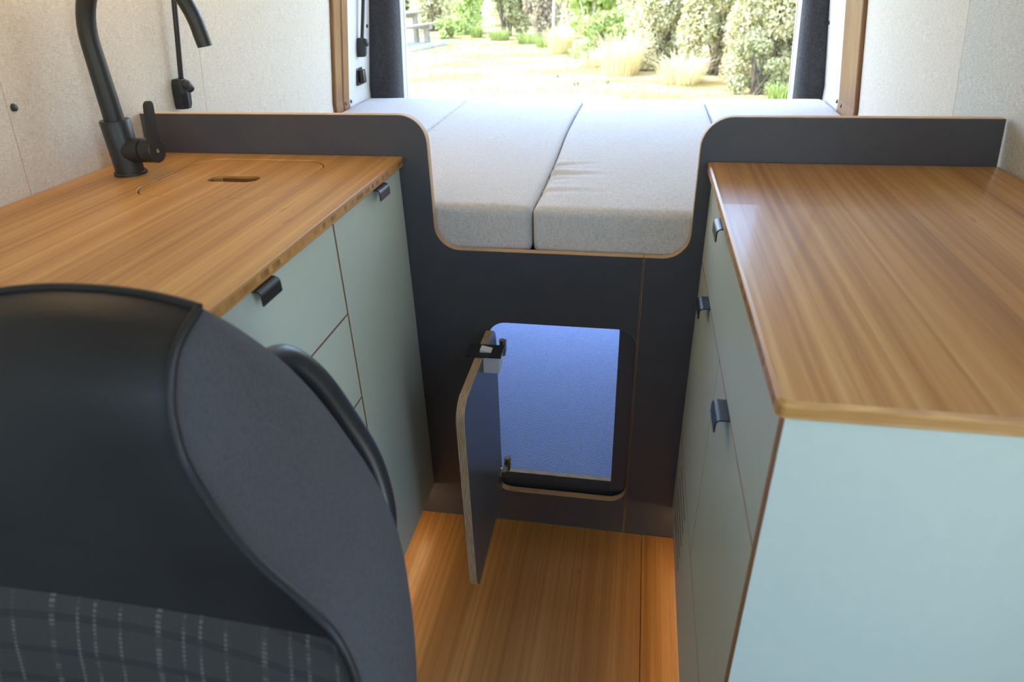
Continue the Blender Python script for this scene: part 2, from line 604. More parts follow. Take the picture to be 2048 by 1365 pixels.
def wall_sheet(name, f, sgn, y0, y1, z0, z1, mat, parent=None, off=0.0, th=0.012, kind=None, gap=0.0):
    """leaning wall piece following f(z); sgn = +1 when the room lies towards +X; off lifts it off the wall line"""
    zs = sorted({z0, z1, *([0.9] if z0 < 0.9 < z1 else [])})
    v, fc = [], []
    for z in zs:
        x = f(z) + sgn * off
        for y in (y0 + gap, y1 - gap):
            v.append((x, y, z))
            v.append((x - sgn * th, y, z))
    for i in range(len(zs) - 1):
        a, b = i * 4, i * 4 + 4
        fc += [(a, a + 2, b + 2, b), (a + 1, b + 1, b + 3, a + 3), (a, b, b + 1, a + 1), (a + 2, a + 3, b + 3, b + 2)]
    n = len(v)
    fc += [(0, 1, 3, 2), (n - 4, n - 2, n - 1, n - 3)]
    o = mesh_obj(name, v, fc, mat, parent)
    if kind: o['kind'] = kind
    return o

# floor
floor = box('floor', (-0.95, Y_FRONT, -0.06), (0.95, 0.0, -0.014), M['body_dark'])
floor['kind'] = 'structure'
board('floor_board', rect(-0.62, -1.02, 0.2408, -0.0005), 0.0135, (M['bamboo_floor'], M['bamboo_floor']), floor, xf((0, 0, 0)))
board('floor_board', rect(0.2420, -1.02, 0.42, -0.0005), 0.0135, (M['bamboo_floor2'], M['bamboo_floor2']), floor, xf((0, 0, 0)))
box('cab_floor_mat', (-0.80, Y_FRONT + 0.02, -0.0138), (0.78, -1.022, -0.004), M['body_dark'], floor)

# garage floor under the bed
gf = box('floor_garage', (-0.90, 0.0505, -0.06), (0.80, Y_BACK + 0.05, 0.113), M['body_dark'])
gf['kind'] = 'structure'
wmat = box('floor_mat', (-0.88, 0.0515, 0.1131), (0.79, Y_BACK, 0.122), M['mat'])
tag(wmat, 'woven mat, blue daylight put in its colour, covering the storage floor under the bed', 'mat')

wall_l = wall_sheet('wall_left', wl, 1, Y_FRONT, Y_BACK, -0.06, ZC, M['body_white'], off=-0.016, th=0.03, kind='structure')
for (a, b, mt) in ((-1.15, -0.312, 'wall'), (-0.312, 0.243, 'wall'), (0.243, 0.992, 'wall'), (1.118, 1.352, 'wall_white')):
    wall_sheet('wall_panel', wl, 1, a, b, 0.125, ZC - 0.02, M[mt], wall_l, th=0.014, gap=0.0007)
wall_r = wall_sheet('wall_right', wr, -1, -1.10, Y_BACK, -0.06, ZC, M['body_white'], off=-0.016, th=0.03, kind='structure')
for (a, b, mt) in ((-1.10, 0.236, 'wall_grey'), (0.236, 0.905, 'wall'), (1.125, 1.352, 'wall_white')):
    wall_sheet('wall_panel', wr, -1, a, b, 0.125, ZC - 0.02, M[mt], wall_r, th=0.014, gap=0.0007)
cabside = wall_sheet('wall_right_cab', wr, -1, Y_FRONT, -1.60, -0.06, ZC, M['body_white'], off=-0.016, th=0.03, kind='structure')  # unseen side wall, extended to narrow the side door and dim its light
ceil = box('ceiling', (-0.86, Y_FRONT, ZC), (0.78, Y_BACK + 0.02, ZC + 0.05), M['ceiling'])
ceil['kind'] = 'structure'
# cab front: dashboard wall, raised to dim daylight, below the windscreen opening, header above
wf = box('wall_front', (-0.93, Y_FRONT - 0.04, -0.06), (0.83, Y_FRONT, 1.22), M['body_dark'])
wf['kind'] = 'structure'
wf2 = box('wall_front_header', (-0.80, Y_FRONT - 0.04, 1.50), (0.72, Y_FRONT, ZC), M['body_dark'])
wf2['kind'] = 'structure'

# bamboo trims (posts) on both walls
def wall_trim(name, f, sgn, y0, y1, mat, prof):
    """vertical moulding following the leaning wall, prof = [(fraction along y, proud)]"""
    zs = (0.125, 0.9, ZC - 0.02)
    v, fc = [], []
    k = len(prof)
    for z in zs:
        for (t, p) in prof:
            v.append((f(z) + sgn * p, y0 + (y1 - y0) * t, z))
    for i in range(2):
        for j in range(k):
            q = (j + 1) % k
            fc.append((i * k + j, i * k + q, (i + 1) * k + q, (i + 1) * k + j))
    fc += [tuple(range(k - 1, -1, -1)), tuple(range(2 * k, 3 * k))]
    o = mesh_obj(name, v, fc, mat)
    o['kind'] = 'structure'
    return o
t1 = wall_trim('trim_1', wl, 1, 0.994, 1.116, M['bamboo_trim'],
               [(0, -0.012), (0, 0.010), (0.03, 0.012), (0.42, 0.012), (0.46, 0.008), (0.54, 0.008), (0.58, 0.012), (0.97, 0.012), (1, 0.010), (1, -0.012)])
t2 = wall_trim('trim_2', wr, -1, 0.907, 1.095, M['bamboo_trim'],
               [(0, -0.012), (0, 0.010), (0.02, 0.012), (0.98, 0.012), (1, 0.010), (1, -0.012)])
t3 = wall_trim('trim_3', wr, -1, 1.096, 1.124, M['ply_brown'], [(0, -0.012), (0, 0.004), (1, 0.004), (1, -0.012)])

# rear door pillars, felt-lined with a rounded inner edge, and the white painted frame behind
def pillar(name, side, y0, y1, xin_b, xin_t, mat):
    """xin = inner X at z 0.87 and 1.20"""
    v, fc = [], []
    zs = [0.113, 0.5, 0.87, 1.2, 1.5, ZC]
    r = 0.042
    for z in zs:
        xi = xin_b + (xin_t - xin_b) * (max(z, 0.6) - 0.87) / 0.33
        xo = (wl(z) - 0.01) if side < 0 else (wr(z) + 0.01)
        ring = [(xo, y0)]
        for i in range(7):
            a = R(90 * i / 6)
            ring.append((xi + side * r * (1 - math.sin(a)), y0 + r * (1 - math.cos(a))))
        ring += [(xi, y1), (xo, y1)]
        v += [(x, y, z) for x, y in ring]
    k = 10
    for i in range(len(zs) - 1):
        for j in range(k):
            q = (j + 1) % k
            fc.append((i * k + j, i * k + q, (i + 1) * k + q, (i + 1) * k + j))
    fc += [tuple(range(k)), tuple(range((len(zs) - 1) * k, len(zs) * k))]
    o = mesh_obj(name, v, fc, mat, smooth=True, angle=R(40))
    o['kind'] = 'structure'
    return o
pillar('trim_4', -1, 1.353, 1.43, -0.782, -0.761, M['carpet_dark'])
pillar('trim_5', 1, 1.353, 1.43, 0.720, 0.697, M['carpet_dark'])
pillar('trim_6', -1, 1.431, 1.46, -0.775, -0.754, M['body_white'])
pillar('trim_7', 1, 1.431, 1.46, 0.710, 0.687, M['body_white'])

def screw(parent, loc, nx, m=None):
    d = Vector((nx, 0, 0.13)).normalized()
    p = Vector(loc)
    return tube('screw_head', [p - d * 0.004, p + d * 0.0008, p + d * 0.0024, p + d * 0.003], [0.0062, 0.0066, 0.0055, 0.003], m or M['black_plastic'], parent, 12)
screw(wall_l, (wl(1.121) + 0.001, -0.300, 1.121), 1)
screw(t1, (wl(0.885) + 0.012, 1.077, 0.886), 1)
screw(t2, (wr(0.886) - 0.012, 1.052, 0.888), -1)
screw(wall_l, (wl(1.121) + 0.001, 1.325, 1.121), 1)
screw(wall_l, (wl(0.885) + 0.001, 1.150, 0.880), 1)
screw(wall_r, (wr(1.105) - 0.001, 1.340, 1.105), -1)
screw(wall_r, (wr(0.885) - 0.001, 1.150, 0.884), -1)

# unseen ceiling lights, added to brighten the interior
for i, (x, y) in enumerate(((-0.42, -0.55), (0.36, -0.55), (-0.42, 0.12), (0.36, 0.12), (-0.42, -1.25), (0.36, -1.25))):
    e = empty('ceiling_fill_light', (x, y, ZC - 0.012), 'round white downlight added out of view in the ceiling to fill the interior', 'ceiling light', 'added fill downlights in the van ceiling')
    v, f = tube_geo([(0, 0, 0.012), (0, 0, 0.002), (0, 0, 0.0)], [0.045, 0.045, 0.042], 28)
    mesh_obj('fill_light_ring', [Vector(p) + Vector((x, y, ZC - 0.012)) for p in v], f, M['white_plastic'], e, smooth=True, angle=R(40))
    tube('fill_light_lens', [(x, y, ZC - 0.012), (x, y, ZC - 0.0145)], [0.036, 0.035], M['fill_ceiling'], e, 28)

# unseen locker added above the tap to carry and shield a warm fill strip
ol = empty('added_locker', (-0.68, -0.08, 1.50), 'unseen locker added above the tap to carry and shield a fill light', 'locker')
board('added_locker_base', [(wl(1.50) + 0.001, -0.70), (-0.56, -0.70), (-0.56, 0.55), (wl(1.50) + 0.001, 0.55)], 0.015, (M['mint'], M['ply']), ol, xf((0, 0, 1.515)))
board('added_locker_front', rect(-0.70, 1.47, 0.55, ZC - 0.001), 0.015, (M['mint'], M['ply']), ol, xf((-0.544, 0, 0), FACE_PX))  # lip hangs low to keep the added strip's light off the aisle
ls = box('led_strip', (-0.745, -0.66, 1.494), (-0.730, 0.50, 1.4995), M['fill_locker'])  # added out of view as warm fill for the wall and worktop
tag(ls, 'warm fill strip added under the unseen locker, lighting the tap and worktop', 'light strip')

# ------------------------------------------------------------------ bulkhead partition with hatch
XS = 0.1946          # joint between the two partition boards
PT = 0.018
TOP, NB = 1.055, 0.776
NL, NR = -0.246, 0.2825
bulk = empty('bulkhead_partition', (0, 0, 0), 'slate grey plywood partition with U-shaped notch between galley and bed', 'partition')
OL, OR_, OB, OT = -0.142, XS - 0.0012, 0.105, 0.604
lb = [(-0.884, 0.001), (XS - 0.0007, 0.001), (XS - 0.0007, NB), (NL, NB), (NL, TOP), (-0.872, TOP), (-0.884, 0.96)]
lb = fillet(lb, [0, 0, 0, 0.052, 0.055, 0.002, 0], 10)
hole = rrect(OL, OB, OR_ - 0.001, OT, 0.042, 8)
board('panel', lb, PT, (M['slate'], M['ply']), bulk, xf((0, 0, 0), FRONT), [hole], c=0.0010)
rb = [(XS + 0.0007, 0.001), (0.791, 0.001), (0.791, 0.96), (0.780, TOP), (NR, TOP), (NR, NB), (XS + 0.0007, NB)]
rb = fillet(rb, [0, 0, 0, 0.003, 0.055, 0.052, 0], 10)
board('panel', rb, PT, (M['slate'], M['ply']), bulk, xf((0, 0, 0), FRONT), c=0.0010)
# stiffener behind the right joint and the low upstand in front of the garage mat
board('stiffener', rect(0.154, 0.125, 0.34, 0.76), 0.015, (M['slate'], M['ply_pale']), bulk, xf((0, PT + 0.0005, 0), FRONT))
board('upstand', rect(-0.30, 0.001, 0.50, 0.139), 0.015, (M['slate'], M['ply_pale']), bulk, xf((0, 0.0355, 0), FRONT), c=0.0006)

# hatch door: hinged on the left edge of the opening, swung open towards the cab
DW = 0.331
hx = Matrix.Translation((OL + 0.003, -0.002, 0)) @ Matrix.Rotation(R(-89.0), 4, 'Z') @ Matrix.Rotation(R(90), 4, 'X')
# local: x along the door, y up, z = outer face side after closing
door = board('hatch_door', rrect(0.002, OB + 0.001, DW, OT - 0.002, 0.042, 8), 0.0165, (M['slate'], M['ply_pale']), bulk, hx, c=0.0008)

def dloc(p):   # point in door-local frame to world
    return hx @ Vector(p)
def dgeo(name, geo, m, smooth=False):
    v, f = geo
    return mesh_obj(name, [dloc(p) for p in v], f, m, door, smooth=smooth, angle=R(35) if smooth else None)
# spring latch half way along the top edge
lx = 0.128
dgeo('latch_plate', box_geo((lx - 0.025, OT - 0.0005, -0.055), (lx + 0.025, OT + 0.0025, 0.018)), M['black_plastic'])
bolt = [Vector(p) for p in ((lx - 0.010, OT + 0.003, -0.032), (lx + 0.010, OT + 0.003, -0.032), (lx + 0.010, OT + 0.003, -0.008), (lx - 0.010, OT + 0.003, -0.008),
                            (lx - 0.010, OT + 0.004, -0.032), (lx + 0.010, OT + 0.004, -0.032), (lx + 0.010, OT + 0.009, -0.009), (lx - 0.010, OT + 0.009, -0.009))]
dgeo('latch_bolt', (bolt, [(0, 3, 2, 1), (4, 5, 6, 7), (0, 1, 5, 4), (1, 2, 6, 5), (2, 3, 7, 6), (3, 0, 4, 7)]), M['white_plastic'])
dgeo('latch_body', box_geo((lx - 0.018, OT - 0.040, -0.050), (lx + 0.020, OT - 0.001, -0.0168)), M['white_plastic'])
sv, sf = tube_geo([(lx - 0.0182, OT - 0.030, -0.038), (lx - 0.0200, OT - 0.030, -0.038)], 0.005, 12)
dgeo('latch_screw', (sv, sf), M['dark_chrome'])
# two concealed hinges
for hz in (OT - 0.075, OB + 0.075):
    cup = tube_geo([(0.024, hz, -0.0160), (0.024, hz, -0.0200), (0.024, hz, -0.0212)], [0.0175, 0.0175, 0.0160], 20)
    arm = box_geo((-0.020, hz - 0.009, -0.030), (0.024, hz + 0.009, -0.0195))
    knk = tube_geo([(-0.020, hz - 0.020, -0.026), (-0.020, hz + 0.020, -0.026)], 0.0075, 12)
    lk = box_geo((-0.034, hz - 0.014, -0.034), (-0.018, hz + 0.014, -0.024))
    dgeo('hinge', merge(cup, arm, knk, lk), M['dark_chrome'])

# ------------------------------------------------------------------ cabinets
def pull_geo(w=0.050, out=0.019, drop=0.021, t=0.0022):
    """edge pull: profile in (outward, up), width along local x"""
    pr = [(-0.012, 0.0), (out - 0.008, 0.0)]
    for i in range(1, 7):
        a = R(90 - 90 * i / 6)
        pr.append((out - 0.008 + 0.008 * math.cos(a), -0.008 + 0.008 * math.sin(a)))
    pr += [(out, -drop)]
    inner = []
    for (a, b) in pr:
        inner.append((a, b))
    up_ = [(-0.012, 0.0)] + pr[1:]
    low = offset_open(up_, t)
    ring = up_ + list(reversed(low))
    k = len(ring)
    v = [(s * w / 2, p[1], p[0]) for s in (-1, 1) for p in ring]
    f = [(i, (i + 1) % k, k + (i + 1) % k, k + i) for i in range(k)]
    f += [tuple(range(k - 1, -1, -1)), tuple(range(k, 2 * k))]
    return v, f
def offset_open(p, t):
    out = []
    for i in range(len(p)):
        a = Vector(p[max(i - 1, 0)]); b = Vector(p[min(i + 1, len(p) - 1)])
        d = (b - a).normalized()
        out.append((p[i][0] + d.y * t, p[i][1] - d.x * t))
    return out
PULL = pull_geo()
def pull(parent, mw):
    v, f = PULL
    return mesh_obj('handle', v, f, M['black_metal'], parent, mw, smooth=True, angle=R(35))

# ---- left galley: two cabinet units under one worktop
LY0 = -0.703     # cab-side end of the left run
cl1 = empty('cabinet', (XL - 0.25, -0.168, ZK), 'mint cabinet with one tall door, under the tap end of the worktop', 'cabinet')
board('cabinet_door', rect(-0.3325, ZK, -0.0015, H - 0.0215), 0.015, (M['mint'], M['ply_brown']), cl1, xf((XL, 0, 0), FACE_PX))
pull(cl1.children[0], xf((XL, -0.140, H - 0.0205), FACE_PX))
box('carcass', (-0.84, -0.335, ZK), (XL - 0.0165, -0.002, H - 0.16), M['ply_brown'], cl1)
cl2 = empty('cabinet', (XL - 0.25, -0.53, ZK), 'mint drawer cabinet with four stacked fronts, partly behind the seat', 'cabinet')
zz = [ZK, 0.300, 0.456, 0.6115, 0.785, H - 0.0200]
for i in range(5):
    hgap = 0.0012
    d = board('drawer_front', rect(LY0 + 0.0165, zz[i] + (hgap if i else 0), -0.3362, zz[i + 1] - hgap), 0.015, (M['mint'], M['ply_brown']), cl2, xf((XL, 0, 0), FACE_PX))
    if i == 4:
        pull(d, xf((XL, -0.575, H - 0.0205), FACE_PX))
board('end_panel', rect(-0.84, ZK, XL - 0.0005, H - 0.0205), 0.015, (M['mint'], M['ply_brown']), cl2, xf((0, LY0 + 0.001, 0), FRONT))
box('carcass', (-0.84, LY0 + 0.0165, ZK), (XL - 0.0165, -0.3365, H - 0.0215), M['ply_brown'], cl2)
cl2['label'] = 'mint drawer cabinet with stacked drawer fronts, partly hidden by the seat back'

# recessed plinths under the cabinets
pl = box('plinth', (-0.84, LY0 + 0.03, 0.001), (XL - 0.055, -0.002, ZK - 0.001), M['slate'])
tag(pl, 'recessed dark plinth under the mint cabinets by the tap', 'plinth')
pr_ = box('plinth', (XR + 0.055, -0.76, 0.001), (0.77, -0.002, ZK - 0.001), M['slate'])
tag(pr_, 'recessed dark plinth under the mint cabinet with vent slots', 'plinth')
ll = box('led_strip', (XL - 0.040, LY0 + 0.04, ZK - 0.006), (XL - 0.030, -0.02, ZK - 0.001), M['led_warm'])
tag(ll, 'warm LED strip under the cabinets beside the seat, lighting the floor', 'light strip')
lr = box('led_strip', (XR + 0.030, -0.74, ZK - 0.006), (XR + 0.040, -0.02, ZK - 0.001), M['led_warm'])
tag(lr, 'warm LED strip under the vented cabinet, lighting the narrow floorboard', 'light strip')

# worktop with the round-cornered sink opening
TH = 0.0195
LX0, LX1, LYa, LYb = -0.716, -0.428, -0.297, -0.044
top_l = empty('worktop', (-0.59, -0.37, H - TH), 'bamboo worktop with black tap and inset cutting board', 'worktop')
wt = board('board', [(-0.8835, LY0 - 0.012), (-0.300, LY0 - 0.012), (-0.300, -0.0012), (-0.8835, -0.0012)], TH,
           (M['bamboo_left'], M['bamboo_edge']), top_l, xf((0, 0, H)), [rrect(LX0, LYa, LX1, LYb, 0.062, 10)], c=0.0014)
lid = empty('cutting_board', (-0.572, -0.17, H - TH), 'round-cornered bamboo cutting board with a finger slot, set flush over the sink', 'cutting board')
g = 0.0021
board('board', rrect(LX0 + g, LYa + g, LX1 - g, LYb - g, 0.0608, 10), TH - 0.001, (M['bamboo_left'], M['bamboo_edge']), lid, xf((0, 0, H - 0.0012)),
      [rrect(-0.622, -0.199, -0.520, -0.157, 0.0205, 8)], c=0.0012)
# stainless sink bowl below the lid
sk = empty('sink', (-0.572, -0.17, H - 0.15), 'dark sink bowl under the inset bamboo cutting board', 'sink')
ring0, ring1 = rrect(LX0 - 0.006, LYa - 0.006, LX1 + 0.006, LYb + 0.006, 0.066, 6), rrect(LX0 + 0.02, LYa + 0.02, LX1 - 0.02, LYb - 0.02, 0.05, 6)
k = len(ring0)
v = [(x, y, H - TH - 0.0006) for x, y in ring0] + [(x, y, H - 0.135) for x, y in ring1]
f = [(i, (i + 1) % k, k + (i + 1) % k, k + i) for i in range(k)] + [tuple(range(k, 2 * k))]
mesh_obj('bowl', v, f, M['dark_chrome'], sk)

# ---- right galley cabinet
RY0 = -0.787
cr = empty('cabinet', (0.55, -0.39, ZK), 'long mint cabinet with drawer over two doors and vent slots', 'cabinet')
box('carcass', (XR + 0.0165, RY0 + 0.0165, ZK), (0.77, -0.002, H - 0.0215), M['ply_brown'], cr)
board('end_panel', rect(XR - 0.002, ZK - 0.10, 0.790, H - 0.0202), 0.015, (M['mint'], M['ply_brown']), cr, xf((0, RY0, 0), FRONT))
ya, ye = -RY0 - 0.0165, 0.0015   # local x = -Y
SP = 0.388
dr = board('drawer_front', rect(ye, 0.7745, ya, H - 0.0212), 0.015, (M['mint'], M['ply_brown']), cr, xf((XR, 0, 0), FACE_NX))
pull(dr, xf((XR, -0.285, H - 0.0205), FACE_NX))
d1 = board('cabinet_door', rect(ye, 0.3525, SP - 0.0006, 0.7722), 0.015, (M['mint'], M['ply_brown']), cr, xf((XR, 0, 0), FACE_NX), c=0.0006)
pull(d1, xf((XR, -0.190, 0.7728), FACE_NX))
d2 = board('cabinet_door', rect(SP + 0.0006, 0.3525, ya, 0.7722), 0.015, (M['mint'], M['ply_brown']), cr, xf((XR, 0, 0), FACE_NX), c=0.0006)
pull(d2, xf((XR, -0.520, 0.7728), FACE_NX))
slots = [rrect(0.086, z - 0.0035, 0.258, z + 0.0035, 0.0034, 4) for z in (0.166, 0.202, 0.238, 0.274, 0.310)]
board('vent_panel', rect(ye, ZK, ya, 0.3505), 0.015, (M['mint'], M['ply_brown']), cr, xf((XR, 0, 0), FACE_NX), slots, c=0.0006)
top_r = empty('worktop', (0.545, -0.39, H - TH), 'glossy bamboo worktop standing empty, with rounded front corner', 'worktop')
board('board', fillet([(0.2995, RY0 - 0.006), (0.7935, RY0 - 0.006), (0.7935, -0.0012), (0.2995, -0.0012)], [0.008, 0, 0, 0], 5), TH,
      (M['bamboo_right'], M['bamboo_edge']), top_r, xf((0, 0, H)), c=0.0030)

# ------------------------------------------------------------------ tap
fx, fy = -0.795, -0.166
tap = empty('mixer_tap', (fx, fy, H), 'matt black gooseneck mixer tap with side lever', 'tap')
tube('base_ring', [(fx, fy, H + 0.0003), (fx, fy, H + 0.0045), (fx, fy, H + 0.006)], [0.0295, 0.0295, 0.028], M['black_matt'], tap, 32)
tube('tap_body', [(fx, fy, H + 0.0055), (fx, fy, H + 0.03), (fx, fy, H + 0.099), (fx, fy, H + 0.101)], [0.0255, 0.0255, 0.0265, 0.0255], M['black_matt'], tap, 32)
pth = [(fx, fy, H + 0.09), (fx, fy, H + 0.14), (fx, fy, H + 0.18), (fx, fy, H + 0.228)]
rad = [0.0178, 0.0174, 0.0166, 0.0158]
cr_ = 0.102
dirv = Vector((0.985, 0.12, 0)).normalized()
for i in range(1, 25):
    a = R(180 - 173.0 * i / 24)
    p = Vector((fx, fy, H + 0.228)) + dirv * (cr_ + cr_ * math.cos(a)) + Vector((0, 0, cr_ * 1.25 * math.sin(a)))
    pth.append(tuple(p)); rad.append(0.0158 - 0.0032 * i / 24)
spd = (Vector(pth[-1]) - Vector(pth[-2])).normalized()
sp_end = Vector(pth[-1])
sp = tube('spout', pth, rad, M['black_matt'], tap, 24)
tube('spout_tip', [sp_end - spd * 0.0015, sp_end + spd * 0.022, sp_end + spd * 0.0225], [0.0130, 0.0126, 0.0105], M['black_matt'], tap, 24)
hz = H + 0.046
ax = Vector((1.0, -0.05, 0)).normalized()
p0 = Vector((fx, fy, hz))
tube('cartridge_housing', [p0 + ax * 0.012, p0 + ax * 0.046, p0 + ax * 0.0465], [0.0225, 0.0225, 0.0215], M['black_matt'], tap, 28)
capm = tube('lever_cap', [p0 + ax * 0.0472, p0 + ax * 0.049, p0 + ax * 0.074, p0 + ax * 0.0755], [0.0205, 0.0222, 0.0222, 0.0208], M['black_matt'], tap, 28)
# flat paddle rising from the cap
sd = ax.cross(Vector((0, 0, 1))).normalized()
pv, pf = [], []
prof = []
for i in range(9):
    a = R(180 - 180 * i / 8)
    prof.append((0.0095 * math.cos(a), 0.080 + 0.0095 * math.sin(a)))
prof = [(-0.0195, -0.004), (-0.0125, 0.018), (-0.0098, 0.040)] + prof + [(0.0098, 0.040), (0.0125, 0.018), (0.0195, -0.004)]
k = len(prof)
for dpt in (0.066, 0.0755):
    for (s, h) in prof:
        q = p0 + ax * (dpt + 0.012 * max(0, (h - 0.01)) / 0.08 + (0.002 if dpt < 0.07 and h > 0.05 else 0)) + sd * s + Vector((0, 0, h))
        pv.append(q)
pf = [(i, (i + 1) % k, k + (i + 1) % k, k + i) for i in range(k)] + [tuple(range(k)), tuple(range(2 * k - 1, k - 1, -1))]
mesh_obj('lever', pv, pf, M['black_matt'], tap, smooth=True, angle=R(45))
# small emblem on the cap: an open ring with a bar
ev = []
em = p0 + ax * 0.0757
epts = []
for i in range(15):
    a = R(40 + 290 * i / 14)
    epts.append(em + sd * (-0.0024 * math.cos(a)) + Vector((0, 0, 0.0030 * math.sin(a))))
epts += [em + sd * (-0.0024), em]
tube('emblem', epts, 0.00045, M['white_plastic'], capm, 6)

# ------------------------------------------------------------------ gooseneck reading lamps and socket
def reading_lamp(y, ztop, zhead, rad, label, face):
    """docked head on the wall, ribbed neck going straight up to a wall plate"""
    f = wl
    off = 0.016
    e = empty('reading_lamp', (f(zhead) + off, y, zhead), label, 'lamp', 'gooseneck reading lamps on the wall')
    n = int((ztop - zhead) / 0.0022)
    pts, rr = [], []
    for i in range(n + 1):
        z = zhead + (ztop - zhead) * i / n
        pts.append((f(z) + off + 0.004 * math.sin((z - zhead) * 6), y + 0.012 * (z - zhead) / 0.2, z))
        rr.append(rad * (1.0 if i % 2 else 0.80))
    tube('gooseneck', pts, rr, M['black_plastic'], e, 12, angle=R(80))
    x = f(zhead) + off
    hv, hf = [], []
    # tapered housing: open faced block with a chamfered lower end
    secs = [(0.000, 0.012, 0.010), (-0.010, 0.0165, 0.014), (-0.030, 0.0170, 0.0155), (-0.055, 0.0145, 0.0155), (-0.064, 0.0125, 0.0140)]
    for (dz, hw, hd) in secs:
        xx = f(zhead + dz) + 0.0012
        for (sx_, sy_) in ((0, -1), (0.7, -1), (1, -0.45), (1, 0.45), (0.7, 1), (0, 1)):
            hv.append((xx + sx_ * hd * 1.9, y + sy_ * hw, zhead + dz))
    for i in range(len(secs) - 1):
        for j in range(6):
            q = (j + 1) % 6
            hf.append((i * 6 + j, i * 6 + q, (i + 1) * 6 + q, (i + 1) * 6 + j))
    hf += [tuple(range(6)), tuple(range(len(secs) * 6 - 1, len(secs) * 6 - 7, -1))]
    mesh_obj('lamp_housing', hv, hf, M['black_plastic'], e)
    # ball joint and short lamp barrel lying in the housing
    bx_, bz = f(zhead - 0.016) + 0.026, zhead - 0.014
    bp = [(bx_, y, bz + 0.0125 * math.cos(R(180 * i / 10))) for i in range(11)]
    br = [max(0.0006, 0.0125 * math.sin(R(180 * i / 10))) for i in range(11)]
    tube('ball_joint', bp, br, M['black_matt'], e, 18)
    tube('lamp_barrel', [(bx_ + 0.002, y + 0.004, bz), (bx_ + 0.005, y + 0.010, bz - 0.010), (bx_ + 0.0055, y + 0.0112, bz - 0.0112)], [0.0085, 0.0085, 0.007], M['black_matt'], e, 16)
    # wall plate at the top
    box('wall_plate', (f(ztop) + 0.0005, y - 0.005, ztop - 0.01), (f(ztop) + 0.03, y + 0.045, ztop + 0.035), M['black_plastic'], e, 0.004)
    return e
reading_lamp(0.137, 1.44, 1.104, 0.0062, 'black ribbed gooseneck reading lamp docked on the wall behind the tap', 1)
l2 = reading_lamp(1.236, 1.50, 1.088, 0.0070, 'black gooseneck reading lamp docked on the pale wall beside the bed, above the socket', 1)

so = empty('wall_socket', (wl(0.956), 1.24, 0.956), 'small black square socket with plug on the pale wall beside the bed', 'socket')
box('faceplate', (wl(0.956) - 0.001, 1.212, 0.925), (wl(0.956) + 0.006, 1.268, 0.985), M['black_plastic'], so, 0.0015)
box('plug', (wl(0.956) + 0.0062, 1.222, 0.932), (wl(0.956) + 0.026, 1.250, 0.980), M['black_metal'], so, 0.004)

# ------------------------------------------------------------------ bed cushions
def cushion(x0, x1, y0, y1, z0, z1, label, seed, wrinkles=(), wav=(0.0, 0.0)):
    r = 0.017
    def axis(a, b, n):
        e = [a, a + r * .12, a + r * .3, a + r * .6, a + r]
        inner = [a + r + (b - a - 2 * r) * i / n for i in range(1, n)]
        return e + inner + [b - q for q in (r, r * .6, r * .3, r * .12, 0)]
    AX, AY, AZ = axis(x0, x1, 44), axis(y0, y1, 130), axis(z0, z1, 6)
    verts, faces, idx = [], [], {}
    rnd = random.Random(seed)
    ph = [rnd.uniform(0, 6.28) for _ in range(8)]
    def shape(p):
        c = Vector((min(max(p[0], x0 + r), x1 - r), min(max(p[1], y0 + r), y1 - r), min(max(p[2], z0 + r), z1 - r)))
        d = Vector(p) - c
        q = c + d.normalized() * r if d.length > 1e-7 else c
        if d.length > 1e-7:
            m_ = max(abs(d.x), abs(d.y), abs(d.z))
            q = c + d.normalized() * r * min(1.0, m_ / r)
        u = (q.x - x0) / (x1 - x0); v_ = (q.y - y0) / (y1 - y0)
        # side seams wander a little
        wv = 0.0045 * math.sin(v_ * 9 + ph[0]) * min(1, v_ * 5)
        q.x += (wav[0] * (1 - u) + wav[1] * u) * math.sin(v_ * PI * 2.2 + 0.4) + wv * (1 - abs(2 * u - 1)) * 0
        if q.z > z1 - r * 1.01:
            crown = 0.005 * (1 - (2 * u - 1) ** 4) * (1 - (2 * v_ - 1) ** 6)
            q.z += crown + 0.0008 * math.sin(q.x * 31 + ph[1]) * math.sin(q.y * 17 + ph[2])
            for (wx, wy, ln, wd, amp, side) in wrinkles:
                du = (q.x - wx) * side
                if -0.02 < du < ln:
                    fall = max(0.0, 1 - max(du, 0) / ln) ** 1.2
                    yy = (q.y - wy - 0.10 * du * math.sin(wy * 40)) / wd
                    amp *= 1.9
                    q.z += -amp * fall * math.exp(-yy * yy) + amp * 0.5 * fall * math.exp(-(yy - 1.9) ** 2)
        if q.y < y0 + r * 1.01:
            q.y -= 0.004 * (1 - (2 * u - 1) ** 4)
        return q
    def vid(i, j, k2):
        key = (i, j, k2)
        if key not in idx:
            idx[key] = len(verts)
            verts.append(shape((AX[i], AY[j], AZ[k2])))
        return idx[key]
    nx, ny, nz = len(AX) - 1, len(AY) - 1, len(AZ) - 1
    for i in range(nx):
        for j in range(ny):
            for k2 in (0, nz):
                faces.append((vid(i, j, k2), vid(i + 1, j, k2), vid(i + 1, j + 1, k2), vid(i, j + 1, k2)))
    for i in range(nx):
        for k2 in range(nz):
            for j in (0, ny):
                faces.append((vid(i, j, k2), vid(i + 1, j, k2), vid(i + 1, j, k2 + 1), vid(i, j, k2 + 1)))
    for j in range(ny):
        for k2 in range(nz):
            for i in (0, nx):
                faces.append((vid(i, j, k2), vid(i, j + 1, k2), vid(i, j + 1, k2 + 1), vid(i, j, k2 + 1)))
    o = mesh_obj('bed_cushion', verts, faces, M['cushion'], smooth=True)
    return tag(o, label, 'cushion', 'linen cushions of the bed')
CB = 0.7635
zc = 0.8655
